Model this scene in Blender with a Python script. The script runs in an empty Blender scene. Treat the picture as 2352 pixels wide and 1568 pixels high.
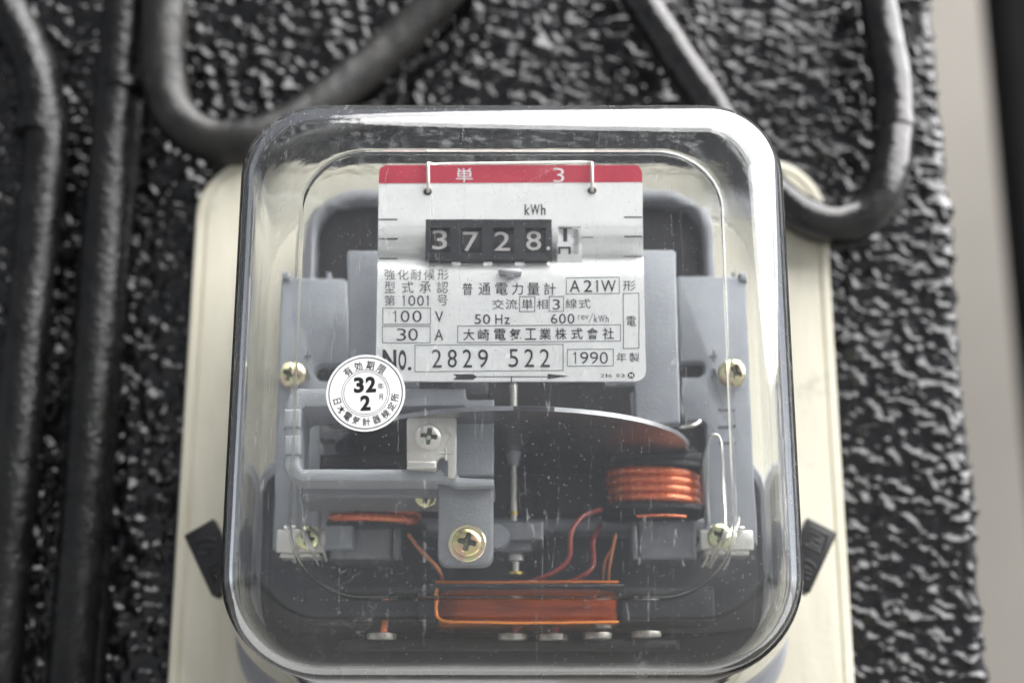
import bpy, bmesh, math, random
import numpy as np
from mathutils import Vector, Matrix
random.seed(7)
sc = bpy.context.scene
col = sc.collection
R = math.radians
# ------------------------------------------------------------------ camera
TH = R(16.4); FPX = 3600.0; CY = -340.0; CZ = 1500.0        # millimetres
ct, st = math.cos(TH), math.sin(TH)
cam = bpy.data.cameras.new('camera'); camo = bpy.data.objects.new('camera', cam); col.objects.link(camo)
camo.location = (0, CY*.001, CZ*.001); camo.rotation_euler = (R(90)+TH, 0, 0)
cam.sensor_width = 36; cam.lens = 36*FPX/2352; cam.clip_start = .01; cam.clip_end = 200
cam.dof.use_dof = True; cam.dof.focus_distance = .362; cam.dof.aperture_fstop = 8.6; cam.dof.aperture_blades = 9
sc.camera = camo
# ------------------------------------------------------------------ world and sun (bright overcast sky)
SUN_EL, SUN_AZ = R(55), R(75)       # azimuth to the right of the street side
w = bpy.data.worlds.new('World'); sc.world = w; w.use_nodes = True
nt = w.node_tree; bg = nt.nodes['Background']
sky = nt.nodes.new('ShaderNodeTexSky'); sky.sky_type = 'NISHITA'; sky.sun_disc = False
sky.sun_elevation = SUN_EL
sky.air_density = .4; sky.dust_density = .8; sky.ozone_density = 1.0
hs = nt.nodes.new('ShaderNodeHueSaturation'); hs.inputs['Saturation'].default_value = .25
nt.links.new(sky.outputs[0], hs.inputs['Color']); nt.links.new(hs.outputs[0], bg.inputs['Color'])
bg.inputs['Strength'].default_value = .05
sd = Vector((math.sin(SUN_AZ)*math.cos(SUN_EL), -math.cos(SUN_AZ)*math.cos(SUN_EL), math.sin(SUN_EL)))  # towards the sun
sky.sun_rotation = math.atan2(sd.x, sd.y)
sun = bpy.data.lights.new('sun', 'SUN'); sun.energy = 5.0; sun.angle = R(81); sun.color = (1, .99, .98)
suno = bpy.data.objects.new('sun', sun); col.objects.link(suno); suno.rotation_euler = sd.to_track_quat('Z', 'Y').to_euler()
sc.view_settings.view_transform = 'Standard'; sc.view_settings.look = 'None'; sc.view_settings.gamma = 1
sc.view_settings.exposure = 1.48
sc.render.engine = 'CYCLES'
cy = sc.cycles
cy.max_bounces = 16; cy.transmission_bounces = 14; cy.glossy_bounces = 6; cy.diffuse_bounces = 4; cy.transparent_max_bounces = 12
cy.caustics_reflective = True; cy.caustics_refractive = True; cy.blur_glossy = .3
cy.sample_clamp_indirect = 8; cy.use_denoising = True

# ------------------------------------------------------------------ helpers
def P(px, py, Y):
    """point of the plane y=Y (mm) met by the ray of a photo pixel (2352 wide)"""
    u, v = px-1176, 784-py
    k = (Y-CY)/(FPX*ct - v*st)
    return Vector((u*k, Y, CZ + (FPX*st + v*ct)*k))
def PX(px, py, Y): return P(px, py, Y).x
def PZ(py, Y): return P(1176, py, Y).z
WL = {}
def link(o, parent, loc):
    col.objects.link(o); WL[o.name] = Vector(loc)
    if parent: o.parent = parent; o.location = (Vector(loc)-WL[parent.name])*.001
    else: o.location = Vector(loc)*.001
    return o
def mesh(name, vs, fs, mat, parent=None, smooth=False, label=None, kind=None):
    vs = [Vector(v) for v in vs]
    lo = Vector([min(v[i] for v in vs) for i in range(3)]); hi = Vector([max(v[i] for v in vs) for i in range(3)])
    c = (lo+hi)/2
    me = bpy.data.meshes.new(name); me.from_pydata([tuple((v-c)*.001) for v in vs], [], fs); me.update()
    if mat: me.materials.append(mat)
    if smooth is True:
        for p in me.polygons: p.use_smooth = True
    elif smooth:
        me.shade_smooth() if hasattr(me, 'shade_smooth') else None
        try: me.set_sharp_from_angle(angle=R(smooth))
        except Exception: pass
    o = bpy.data.objects.new(name, me); link(o, parent, c)
    if label: o['label'] = label
    if kind: o['kind'] = kind
    return o
def tag(o, label, cat, group=None):
    o['label'] = label; o['category'] = cat
    if group: o['group'] = group
    return o
def empty(name, loc, label, cat, group=None):
    o = bpy.data.objects.new(name, None); link(o, None, loc); o.empty_display_size = .01
    return tag(o, label, cat, group)
def fixn(me):
    bm = bmesh.new(); bm.from_mesh(me); bmesh.ops.recalc_face_normals(bm, faces=bm.faces); bm.to_mesh(me); bm.free()
def prism(name, pts, Y0, Y1, mat, parent=None, bev=.4, label=None, world=False, seg=2):
    """outline in photo pixels (at depth Y0), extruded straight back to Y1"""
    q = [Vector(p) if world else P(p[0], p[1], Y0) for p in pts]
    n = len(q)
    vs = [(a.x, Y0, a.z) for a in q] + [(a.x, Y1, a.z) for a in q]
    fs = [list(range(n)), list(range(2*n-1, n-1, -1))] + [[i, i+n, (i+1) % n+n, (i+1) % n] for i in range(n)]
    o = mesh(name, vs, fs, mat, parent, False, label)
    bm = bmesh.new(); bm.from_mesh(o.data); bmesh.ops.recalc_face_normals(bm, faces=bm.faces)
    if bev: bmesh.ops.bevel(bm, geom=[e for e in bm.edges if abs(e.verts[0].co.y-e.verts[1].co.y) < 1e-6 and e.verts[0].co.y < 0], offset=bev*.001, segments=seg, affect='EDGES', profile=.5)
    bm.to_mesh(o.data); bm.free()
    o.data.shade_smooth(); o.data.set_sharp_from_angle(angle=R(28))
    return o
def box(name, x0, y0, x1, y1, Y0, Y1, mat, parent=None, bev=.4, label=None):
    a = P((x0), (y0+y1)/2, Y0).x; b = P(x1, (y0+y1)/2, Y0).x
    t = PZ(y0, Y0); d = PZ(y1, Y0)
    return prism(name, [(a, Y0, t), (b, Y0, t), (b, Y0, d), (a, Y0, d)], Y0, Y1, mat, parent, bev, label, world=True)
def rrect(x0, x1, z0, z1, rad, n=14):
    """rounded rectangle, radii (tl,tr,br,bl)"""
    out = []
    for (cx, cz, r, a0) in ((x1-rad[1], z1-rad[1], rad[1], 90), (x1-rad[2], z0+rad[2], rad[2], 0),
                            (x0+rad[3], z0+rad[3], rad[3], -90), (x0+rad[0], z1-rad[0], rad[0], 180)):
        for i in range(n+1):
            a = R(a0-90*i/n); out.append((cx+r*math.cos(a), cz+r*math.sin(a)))
    return out
def arc_px(cx, cy_, r, a0, a1, n=6):
    return [(cx+r*math.cos(R(a0+(a1-a0)*i/n)), cy_+r*math.sin(R(a0+(a1-a0)*i/n))) for i in range(n+1)]
def spline(pts, step):
    pts = [Vector(p) for p in pts]; q = [2*pts[0]-pts[1]]+pts+[2*pts[-1]-pts[-2]]; out = []
    for i in range(1, len(q)-2):
        n = max(2, int((q[i+1]-q[i]).length/step))
        for k in range(n):
            t = k/n
            out.append(.5*((2*q[i])+(-q[i-1]+q[i+1])*t+(2*q[i-1]-5*q[i]+4*q[i+1]-q[i+2])*t*t+(-q[i-1]+3*q[i]-3*q[i+1]+q[i+2])*t**3))
    out.append(pts[-1]); return out
def tube_geo(path, r, n=10, closed=False, wob=None):
    vs, fs = [], []; m = len(path); nrm = None
    for i, p in enumerate(path):
        t = (path[(i+1) % m]-path[i-1]) if (closed or 0 < i < m-1) else ((path[1]-path[0]) if i == 0 else (path[-1]-path[-2]))
        t.normalize()
        if nrm is None: nrm = t.orthogonal().normalized()
        nrm = (nrm-t*nrm.dot(t)).normalized(); b = t.cross(nrm)
        rr = r(i/(m-1)) if callable(r) else r
        for k in range(n):
            a = 2*math.pi*k/n; k2 = rr*(1+(wob(p, a) if wob else 0))
            vs.append(p+nrm*math.cos(a)*k2+b*math.sin(a)*k2)
    for i in range(m if closed else m-1):
        for k in range(n):
            j = (i+1) % m
            fs.append([i*n+k, i*n+(k+1) % n, j*n+(k+1) % n, j*n+k])
    if not closed: fs += [list(range(n))[::-1], [(m-1)*n+k for k in range(n)]]
    return vs, fs
def tube(name, pts, r, mat, parent=None, n=10, step=1.0, label=None, wob=None, kind=None):
    vs, fs = tube_geo(spline(pts, step) if len(pts) > 2 else [Vector(p) for p in pts], r, n, False, wob)
    return mesh(name, vs, fs, mat, parent, 50, label, kind)
def lathe_geo(c, axis, prof, n=24):
    """prof: (radius, distance along axis)"""
    c = Vector(c); ax = Vector(axis).normalized(); u = ax.orthogonal().normalized(); v = ax.cross(u); vs = []; fs = []
    for r, d in prof:
        for k in range(n):
            a = 2*math.pi*k/n; vs.append(c+ax*d+(u*math.cos(a)+v*math.sin(a))*r)
    for i in range(len(prof)-1):
        for k in range(n): fs.append([i*n+k, i*n+(k+1) % n, (i+1)*n+(k+1) % n, (i+1)*n+k])
    fs += [list(range(n))[::-1], [(len(prof)-1)*n+k for k in range(n)]]
    return vs, fs
def lathe(name, c, axis, prof, mat, parent=None, n=28, label=None, sm=35):
    vs, fs = lathe_geo(c, axis, prof, n)
    o = mesh(name, vs, fs, mat, parent, False, label); fixn(o.data)
    o.data.shade_smooth(); o.data.set_sharp_from_angle(angle=R(sm)); return o
class Bag:
    def __init__(s): s.v = []; s.f = []
    def add(s, vs, fs):
        n = len(s.v); s.v += [Vector(v) for v in vs]; s.f += [[i+n for i in f] for f in fs]
    def build(s, name, mat, parent=None, smooth=False, label=None, kind=None): return mesh(name, s.v, s.f, mat, parent, smooth, label, kind)
GL = {}
def glyph(txt, bold=0):
    k = (txt, bold)
    if k not in GL:
        c = bpy.data.curves.new('t', 'FONT'); c.body = txt; c.size = 1; c.offset = bold; c.resolution_u = 4
        o = bpy.data.objects.new('t', c); m = o.to_mesh()
        v = [(a.co.x, a.co.y) for a in m.vertices]; f = [list(p.vertices) for p in m.polygons]
        o.to_mesh_clear(); bpy.data.objects.remove(o); bpy.data.curves.remove(c)
        x0 = min(a[0] for a in v); x1 = max(a[0] for a in v); y0 = min(a[1] for a in v); y1 = max(a[1] for a in v)
        GL[k] = ([((a[0]-x0)/(x1-x0), (a[1]-y0)/(y1-y0)) for a in v], f)
    return GL[k]
# ------------------------------------------------------------------ materials
def mat(name, base=(.5, .5, .5), rough=.5, metal=0, **kw):
    m = bpy.data.materials.new(name); m.use_nodes = True; b = m.node_tree.nodes['Principled BSDF']
    b.inputs['Base Color'].default_value = (*base, 1); b.inputs['Roughness'].default_value = rough; b.inputs['Metallic'].default_value = metal
    for k, v in kw.items(): b.inputs[k].default_value = v
    return m
def N(m, t, **kw):
    n = m.node_tree.nodes.new(t)
    for k, v in kw.items():
        if k in n.inputs: n.inputs[k].default_value = v
        else: setattr(n, k, v)
    return n
def coords(m, scale=(1, 1, 1)):
    tc = N(m, 'ShaderNodeTexCoord'); mp = N(m, 'ShaderNodeMapping'); mp.inputs['Scale'].default_value = scale
    m.node_tree.links.new(tc.outputs['Object'], mp.inputs[0]); return mp.outputs[0]
def noise(m, scale, detail=3, mscale=(1, 1, 1), rough=.5):
    n = N(m, 'ShaderNodeTexNoise'); n.inputs['Scale'].default_value = scale; n.inputs['Detail'].default_value = detail; n.inputs['Roughness'].default_value = rough
    m.node_tree.links.new(coords(m, mscale), n.inputs['Vector']); return n.outputs[0]
def ramp(m, src, stops):
    r = N(m, 'ShaderNodeValToRGB'); e = r.color_ramp.elements
    while len(e) < len(stops): e.new(.5)
    for i, (p, c) in enumerate(stops): e[i].position = p; e[i].color = (*c, 1) if len(c) == 3 else c
    m.node_tree.links.new(src, r.inputs[0]); return r.outputs[0]
def lk(m, a, b): m.node_tree.links.new(a, b)
def BS(m): return m.node_tree.nodes['Principled BSDF']
def g(v): return (v, v, v)
def bump(m, src, dist, strength=1):
    b = N(m, 'ShaderNodeBump'); b.inputs['Distance'].default_value = dist; b.inputs['Strength'].default_value = strength
    lk(m, src, b.inputs['Height']); lk(m, b.outputs[0], BS(m).inputs['Normal']); return b
def varied(name, c0, c1, scale, rough=(.4, .6), metal=0, bumpd=0, bscale=None, mscale=(1, 1, 1), lo=.35, hi=.65, **kw):
    m = mat(name, c0, rough[0], metal, **kw)
    n = noise(m, scale, 5, mscale); lk(m, ramp(m, n, [(lo, c0), (hi, c1)]), BS(m).inputs['Base Color'])
    n2 = noise(m, scale*2.3, 4, mscale); lk(m, ramp(m, n2, [(.3, g(rough[0])), (.7, g(rough[1]))]), BS(m).inputs['Roughness'])
    if bumpd: bump(m, noise(m, bscale or scale*6, 3), bumpd)
    return m
M_black = varied('black_gloss_paint', (.004, .004, .0045), (.009, .009, .0095), 60, (.06, .12), bumpd=.0003, bscale=700)
M_cable = varied('black_painted_rubber', (.008, .008, .008), (.018, .017, .016), 120, (.12, .26), bumpd=.00025, bscale=420)
M_cable_dull = varied('dull_black_painted_rubber', (.010, .010, .010), (.024, .023, .021), 140, (.3, .5), bumpd=.0003, bscale=900, **{'Specular IOR Level': .38})
M_pipe = varied('black_painted_pipe', (.004, .004, .004), (.010, .010, .010), 90, (.22, .42), bumpd=.0006, bscale=500, **{'Specular IOR Level': .36})
M_grey = varied('grey_painted_casting', (.285, .30, .325), (.32, .335, .36), 200, (.38, .46), bumpd=.00008, bscale=1400)
M_greylo = varied('grey_satin_steel', (.13, .135, .14), (.17, .175, .18), 150, (.35, .45), metal=.2)
M_light = varied('light_grey_casting', (.37, .38, .40), (.41, .42, .44), 200, (.4, .5), bumpd=.00012, bscale=1400)
M_mid = varied('mid_grey_casting', (.20, .205, .215), (.23, .235, .245), 200, (.45, .55), bumpd=.0001, bscale=1400)
M_base = varied('dark_moulded_base', (.028, .029, .031), (.04, .041, .043), 80, (.3, .42))
M_bed = varied('grey_moulded_base', (.25, .255, .275), (.29, .295, .315), 60, (.4, .5))
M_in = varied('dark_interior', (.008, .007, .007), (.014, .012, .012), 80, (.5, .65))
M_plate = varied('white_enamelled_plate', (.83, .83, .81), (.87, .87, .86), 40, (.22, .32)); BS(M_plate).inputs['Coat Weight'].default_value = .3
bump(M_plate, noise(M_plate, 300, 2), .00004)
M_red = varied('red_print', (.48, .03, .06), (.54, .045, .075), 90, (.3, .35))
M_ink = mat('black_print', (.03, .03, .035), .45)
M_white = mat('white_print', (.8, .8, .8), .4)
M_paper = mat('white_sticker_vinyl', (.78, .78, .79), .4)
M_ink2 = mat('black_sticker_print', (.006, .006, .006), .4)
M_reg = varied('black_register_plastic', (.02, .02, .022), (.03, .03, .032), 200, (.35, .45))
M_numeral = mat('pale_numeral_print', (.52, .49, .48), .5)
M_silver = varied('nickel_plate', (.72, .69, .63), (.76, .73, .67), 60, (.3, .38), metal=.65)
M_dull = varied('dull_solder_tag', (.3, .28, .25), (.4, .38, .34), 500, (.4, .5), metal=.8)
M_alu = varied('aluminium', (.34, .34, .35), (.42, .42, .43), 100, (.36, .44), metal=1)
M_wire = mat('steel_wire', (.55, .53, .48), .28, 1)
M_brass = mat('brass', (.75, .55, .15), .3, 1)
M_copper = varied('enamelled_copper', (.68, .13, .035), (.8, .2, .06), 220, (.2, .3), metal=.35, **{'Coat Weight': .5})
M_fine = varied('fine_copper_winding', (.36, .075, .008), (.62, .17, .012), 60, (.3, .45), metal=.45, mscale=(1, 1, 14))
M_edge = varied('bright_orange_winding', (.75, .19, .02), (.85, .27, .03), 60, (.3, .4), metal=.2)
M_redw = varied('red_insulated_wire', (.20, .022, .014), (.28, .04, .025), 120, (.35, .45))
M_tape = mat('copper_strip', (.42, .15, .06), .4, .5)
M_tag = varied('black_seal_plastic', (.012, .012, .013), (.018, .018, .019), 200, (.35, .45))
def passivated(name, a, b_, c, metal=1):
    m = mat(name, a, .25, metal)
    n = noise(m, 260, 2); lk(m, ramp(m, n, [(.3, a), (.5, b_), (.68, c)]), BS(m).inputs['Base Color']); return m
M_gold = passivated('yellow_zinc', (.75, .72, .28), (.80, .66, .34), (.80, .42, .38))
M_green = passivated('green_zinc', (.62, .68, .38), (.70, .72, .42), (.72, .66, .38))
M_gold2 = passivated('pink_zinc', (.72, .74, .42), (.82, .74, .45), (.80, .50, .45))
# cream board: old gloss paint with faint vertical grain and dirt
M_cream = mat('cream_paint', (.62, .585, .46), .45)
n1 = noise(M_cream, 40, 6, (6, 6, 1)); n2 = noise(M_cream, 35, 8, rough=.7)
c1 = ramp(M_cream, n1, [(.3, (.59, .56, .45)), (.7, (.66, .63, .52))])
mx = N(M_cream, 'ShaderNodeMixRGB'); mx.inputs['Color2'].default_value = (.22, .21, .17, 1)
lk(M_cream, ramp(M_cream, n2, [(.60, g(0)), (.72, g(.5))]), mx.inputs['Fac']); lk(M_cream, c1, mx.inputs['Color1']); lk(M_cream, mx.outputs[0], BS(M_cream).inputs['Base Color'])
bump(M_cream, noise(M_cream, 500, 3), .0001)
M_conc = varied('far_plaster', (.36, .335, .30), (.43, .40, .36), 2, (.8, .9), mscale=(1, 1, 1))
M_dark = varied('far_dark_door', (.008, .008, .009), (.014, .014, .014), 3, (.85, .95), **{'Specular IOR Level': .1})
M_ground = varied('asphalt', (.10, .10, .10), (.14, .14, .135), 40, (.8, .95), bumpd=.002, bscale=400)
# clear cover: glass with dust, dried water marks and a faint film
M_glass = bpy.data.materials.new('clear_weathered_plastic'); M_glass.use_nodes = True
m = M_glass; T = m.node_tree; T.nodes.remove(BS(m)); out = T.nodes['Material Output']
gl = N(m, 'ShaderNodeBsdfGlass'); gl.inputs['IOR'].default_value = 1.49; gl.inputs['Roughness'].default_value = 0.012; gl.inputs['Color'].default_value = (.985, .99, .99, 1)
df = N(m, 'ShaderNodeBsdfDiffuse'); df.inputs['Color'].default_value = (.75, .75, .74, 1)
def math_(op, a, b=None, c=None):
    n = N(m, 'ShaderNodeMath', operation=op)
    for i, s in enumerate((a, b, c)):
        if s is None: continue
        if isinstance(s, (int, float)): n.inputs[i].default_value = s
        else: lk(m, s, n.inputs[i])
    return n.outputs[0]
def specks(scale, thr, keep):
    v = N(m, 'ShaderNodeTexVoronoi'); v.inputs['Scale'].default_value = scale; lk(m, coords(m), v.inputs['Vector'])
    s = N(m, 'ShaderNodeSeparateColor'); lk(m, v.outputs['Color'], s.inputs[0])
    return math_('MULTIPLY', math_('LESS_THAN', v.outputs['Distance'], thr), math_('LESS_THAN', s.outputs[0], keep))
sp = math_('MAXIMUM', specks(700, .085, .14), specks(260, .04, .2))
sp = math_('MAXIMUM', sp, specks(1500, .15, .10))
ln = math_('LESS_THAN', math_('ABSOLUTE', math_('SUBTRACT', noise(m, 70, 4, (1, 1, .7)), .5)), .0022)
ln = math_('MULTIPLY', ln, math_('GREATER_THAN', noise(m, 38, 2), .6))
stv = math_('LESS_THAN', math_('ABSOLUTE', math_('SUBTRACT', noise(m, 110, 2, (1, .0, .045)), .5)), .0025)
stv = math_('MULTIPLY', stv, math_('GREATER_THAN', noise(m, 800, 3, (1, 1, .6)), .55))
film = math_('MULTIPLY_ADD', noise(m, 60, 5, (1, 1, .35), .6), .02, .0)
fac = math_('MAXIMUM', math_('MULTIPLY', sp, .45), math_('MULTIPLY', ln, .12))
fac = math_('MAXIMUM', fac, math_('MULTIPLY', stv, .15))
fac = math_('ADD', fac, film)
ms = N(m, 'ShaderNodeMixShader'); lk(m, fac, ms.inputs[0]); lk(m, gl.outputs[0], ms.inputs[1]); lk(m, df.outputs[0], ms.inputs[2]); lk(m, ms.outputs[0], out.inputs['Surface'])
bp = N(m, 'ShaderNodeBump'); bp.inputs['Distance'].default_value = .0005; bp.inputs['Strength'].default_value = .1
lk(m, noise(m, 90, 3, (1, 1, .5)), bp.inputs['Height']); lk(m, bp.outputs[0], gl.inputs['Normal'])

# ------------------------------------------------------------------ setting: rough black wall pillar, things far behind it
def vn(x, y, seed):
    rs = np.random.RandomState(seed); G = rs.rand(256, 256)
    xi = np.floor(x).astype(int); yi = np.floor(y).astype(int); fx = x-xi; fy = y-yi
    fx = fx*fx*(3-2*fx); fy = fy*fy*(3-2*fy)
    a = G[xi % 256, yi % 256]; b = G[(xi+1) % 256, yi % 256]; c = G[xi % 256, (yi+1) % 256]; d = G[(xi+1) % 256, (yi+1) % 256]
    return (a*(1-fx)+b*fx)*(1-fy)+(c*(1-fx)+d*fx)*fy
WY = 136.0
EX = PX(2200, 784, WY)
z0, z1 = PZ(1568, WY)-22, PZ(0, WY)+30
S = np.arange(-235, EX+16, .48); Zs = np.arange(z0, z1, .48)          # s = distance along the face, past the corner onto the side
ss, zz = np.meshgrid(S, Zs, indexing='ij')
wx, wz = ss+2.2*vn(ss/4, zz/4, 1), zz+2.2*vn(ss/4, zz/4, 2)
lump = vn(wx/2.3+wz/10, wz/1.8-wx/13, 3); lump = np.clip((lump-.34)/.6, 0, 1); lump = lump*lump*(3-2*lump)
l2 = vn(wx/3.9+40, wz/3.0+11, 4); l2 = np.clip((l2-.35)/.6, 0, 1)
env = .55+.7*vn(ss/17+5, zz/23, 8)
hh = (1.15*lump**1.5+1.5*l2*l2)*env+.14*vn(ss/1.1, zz/1.1, 5)+1.2*vn(ss/30, zz/30, 6)
rc = 4.0; sx0 = EX-rc
arc = rc*math.pi/2
tt = np.clip((ss-sx0)/arc, 0, 1)*math.pi/2; over = np.clip(ss-sx0-arc, 0, None)*2.2
bx = np.minimum(ss, sx0)+rc*np.sin(tt); by = WY+rc*(1-np.cos(tt))+over
nx, ny = np.sin(tt), -np.cos(tt)
X = bx+nx*hh; Y = by+ny*hh
V = np.stack([X, Y, zz], -1).reshape(-1, 3)*.001
na, nb = ss.shape
idx = np.arange(na*nb).reshape(na, nb)
F = np.stack([idx[:-1, :-1], idx[1:, :-1], idx[1:, 1:], idx[:-1, 1:]], -1).reshape(-1, 4)
me = bpy.data.meshes.new('wall'); me.vertices.add(len(V)); me.vertices.foreach_set('co', V.ravel())
me.loops.add(F.size); me.loops.foreach_set('vertex_index', F.ravel().astype(np.int32))
me.polygons.add(len(F)); me.polygons.foreach_set('loop_start', np.arange(0, F.size, 4, dtype=np.int32)); me.polygons.foreach_set('loop_total', np.full(len(F), 4, np.int32))
me.polygons.foreach_set('use_smooth', np.ones(len(F), bool)); me.update(); me.validate()
me.materials.append(M_black); wall = bpy.data.objects.new('wall', me); col.objects.link(wall); wall['kind'] = 'structure'; wall['label'] = 'rough black painted stucco wall'
def slab(name, x0, x1, y0, y1, za, zb_, mt, kind='structure'):
    vs = [(x, y, z) for x in (x0, x1) for y in (y0, y1) for z in (za, zb_)]
    return mesh(name, vs, [[0, 1, 3, 2], [4, 6, 7, 5], [0, 4, 5, 1], [2, 3, 7, 6], [0, 2, 6, 4], [1, 5, 7, 3]], mt, None, False, None, kind)
FY = 2600
slab('background_wall', PX(2000, 784, FY)-600, PX(2352, 784, FY)+1500, FY, FY+150, 4, 4200, M_conc)
dr = slab('dark_doorway', PX(2384, 784, 1700), PX(2384, 784, 1700)+900, 1700, 1800, 4, 3600, M_dark)
slab('ground', -20000, 20000, -20000, 12000, -100, 0, M_ground)

# ------------------------------------------------------------------ cables and pipes
def wob(p, a): return .05*(vn(np.array(p.x/3+math.cos(a)*2), np.array(p.z/3+math.sin(a)*2), 9)-.5)+.05*(vn(np.array(p.x/9+math.cos(a)), np.array(p.z/9+math.sin(a)), 10)-.5)
def cable(pts, r, label, cat='cable', name='painted_cable', mt=None, grp=None):
    t = tube(name, [P(*p) for p in pts], r, mt or M_cable, None, 28, 1.2, None, wob)
    return tag(t, label, cat, grp)
c1_ = cable([(372, -120, 118), (377, 0, 118), (374, 120, 118), (385, 225, 118), (425, 292, 117), (500, 328, 116), (590, 322, 115), (690, 275, 118), (800, 190, 122), (900, 108, 125), (1010, -5, 126), (1080, -90, 126)], lambda t: 7.5-1.2*t,
            'thick black painted cable drooping in a loop above the left corner of the meter', mt=M_cable_dull, grp='black painted cables looping behind the meter')
c2_ = cable([(1430, -90, 122), (1470, 0, 122), (1540, 110, 120), (1618, 225, 118), (1695, 340, 116), (1775, 440, 114), (1850, 500, 112), (1935, 517, 112), (2005, 480, 112), (2040, 400, 113), (2052, 300, 116), (2050, 200, 118), (2030, 80, 120), (2012, -20, 121), (2000, -120, 122)], 6.3,
            'thick black painted cable making a U bend right of the meter', grp='black painted cables looping behind the meter')
lathe('collar', P(2048, 262, 116.6), P(2052, 300, 116)-P(2044, 230, 117), [(6.0, -1.2), (6.9, -1), (6.9, 6), (6.2, 6.6)], M_cable, c2_, label='step where the sleeve ends on the cable')
def pipe_at(px, name, label, top, r=6.9):
    x = PX(px, 784, 122); zb_, zt_ = PZ(1568, 122)-14, top
    pts = [(x, 122, zb_)]+[(x+.3*math.sin(i), 122, zb_+(zt_-zb_)*i/8) for i in range(1, 9)]
    return pts
pa = pipe_at(62, '', '', PZ(320, 122)); pa += [P(100, 250, 123), P(88, 180, 125), P(62, 110, 128), P(28, 40, 131), P(-20, -40, 133)]
p1 = tag(tube('conduit_pipe', pa, 6.8, M_pipe, None, 28, 1.3, None, wob), 'black painted pipe at the left edge, bent away to the left at its top', 'pipe', 'black painted pipes on the wall')
lathe('collar', P(90, 300, 122), (0, 0, 1), [(6.6, -2), (7.9, -1.6), (7.9, 3.2), (6.6, 4)], M_pipe, p1)
pb = pipe_at(222, '', '', PZ(-60, 122))
p2 = tag(tube('conduit_pipe', pb, 6.9, M_pipe, None, 28, 1.3, None, wob), 'straight black painted pipe running full height left of the cream board', 'pipe', 'black painted pipes on the wall')
lathe('collar', P(278, 205, 122), (0, 0, 1), [(6.7, -1.5), (7.6, -1.2), (7.6, 1.8), (6.7, 2.2)], M_pipe, p2)
tag(tube('conduit_pipe', [P(330, -80, 129), P(318, 100, 129), P(300, 300, 129), (PX(250, 900, 129), 129, PZ(900, 129)), (PX(215, 1600, 129), 129, PZ(1650, 129))], 3.6, M_pipe, None, 18, 2, None, wob),
    'thin black cable run close beside the straight pipe, nearer the board', 'cable', 'black painted pipes on the wall')

# ------------------------------------------------------------------ cream board
BY = 118.0
xl, xr = PX(418, 1000, BY), PX(1930, 1000, BY)
zt, zb = PZ(362, BY), PZ(1568, BY)-16
vs, fs = [], []; loops = []
for (d, y) in ((0, BY+12), (0, BY+1.2), (.4, BY+.5), (1.2, BY+.3), (2.6, BY+.3), (2.9, BY+.9), (3.4, BY+.9), (3.9, BY), (5, BY-.1)):
    loops.append([(a, y, b) for a, b in rrect(xl+d, xr-d, zb+d, zt-d, [max(.5, 19-d)]*2+[max(.5, 4-d)]*2, 10)])
n = len(loops[0])
for L in loops: vs += L
for i in range(len(loops)-1): fs += [[i*n+k, i*n+(k+1) % n, (i+1)*n+(k+1) % n, (i+1)*n+k] for k in range(n)]
fs += [[(len(loops)-1)*n+k for k in range(n)], list(range(n))[::-1]]
board = tag(mesh('mounting_board', vs, fs, M_cream, None, 30), 'cream painted mounting board with rounded top corners behind the meter', 'board')
fixn(board.data)

# ------------------------------------------------------------------ the meter
meter = empty('electricity_meter', (0, 60, CZ+30), 'square electricity meter under a clear rounded plastic cover, reading 3728', 'electricity meter')
# cover shell
HW, ZT, ZB, FR, TK = 65.4, CZ+163.0, CZ+26.0, 13.0, 2.5
def loopc(d, Y, rad=None, fl=0):
    rr_ = rad or [max(.6, r-d+fl*.6) for r in (19, 19, 24, 24)]
    return [(a, Y, b) for a, b in rrect(-HW+d-fl, HW-d+fl, ZB+d-fl*.25, ZT-d+fl*.6, rr_, 16)]
sr = (15, 15, 17, 17)
def sl(k): return [r-k for r in sr]
outer = [loopc(19, -.32, sl(2.6)), loopc(17.0, -.32, sl(.6)), loopc(16.8, -.29, sl(.4)), loopc(16.55, -.18, sl(.2)), loopc(16.35, -.05, sr), loopc(16.1, 0, sr), loopc(15.4, 0, sr), loopc(13.6, 0, [5.4, 5.4, 10.4, 10.4])]
for i in range(0, 13):
    a = math.pi/2*i/12; outer.append(loopc(FR*(1-math.sin(a)), FR*(1-math.cos(a))))
FLR = .145
for y in (16, 20, 30, 55, 80, 94): outer.append(loopc(0, y, fl=(y-FR)*FLR))
outer += [loopc(0, 98.5, fl=(98.5-FR)*FLR), loopc(.4, 99, fl=(99-FR)*FLR)]
inner = [loopc(19.3, TK-.4, sl(2.9)), loopc(17.1, TK-.4, sl(.7)), loopc(16.9, TK-.37, sl(.5)), loopc(16.65, TK-.22, sl(.25)), loopc(16.4, TK-.06, sr), loopc(16.1, TK, sr), loopc(15.4, TK, sr), loopc(13.7, TK, [5.3, 5.3, 10.3, 10.3])]
for i in range(0, 13):
    a = math.pi/2*i/12; inner.append(loopc(FR-(FR-TK)*math.sin(a), FR-(FR-TK)*math.cos(a)))
for y in (16, 20, 30, 55, 80, 94, 99): inner.append(loopc(TK, y, fl=(y-FR)*FLR))
vs, fs = [], []
n = len(outer[0])
def stack(loops, flip):
    o = len(vs)
    for L in loops: vs.extend(L)
    for i in range(len(loops)-1):
        for k in range(n):
            f = [o+i*n+k, o+i*n+(k+1) % n, o+(i+1)*n+(k+1) % n, o+(i+1)*n+k]; fs.append(f[::-1] if flip else f)
    cap = [o+k for k in range(n)]; fs.append(cap[::-1] if not flip else cap)
    return o+(len(loops)-1)*n
a = stack(outer, False); b = stack(inner, True)
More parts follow.
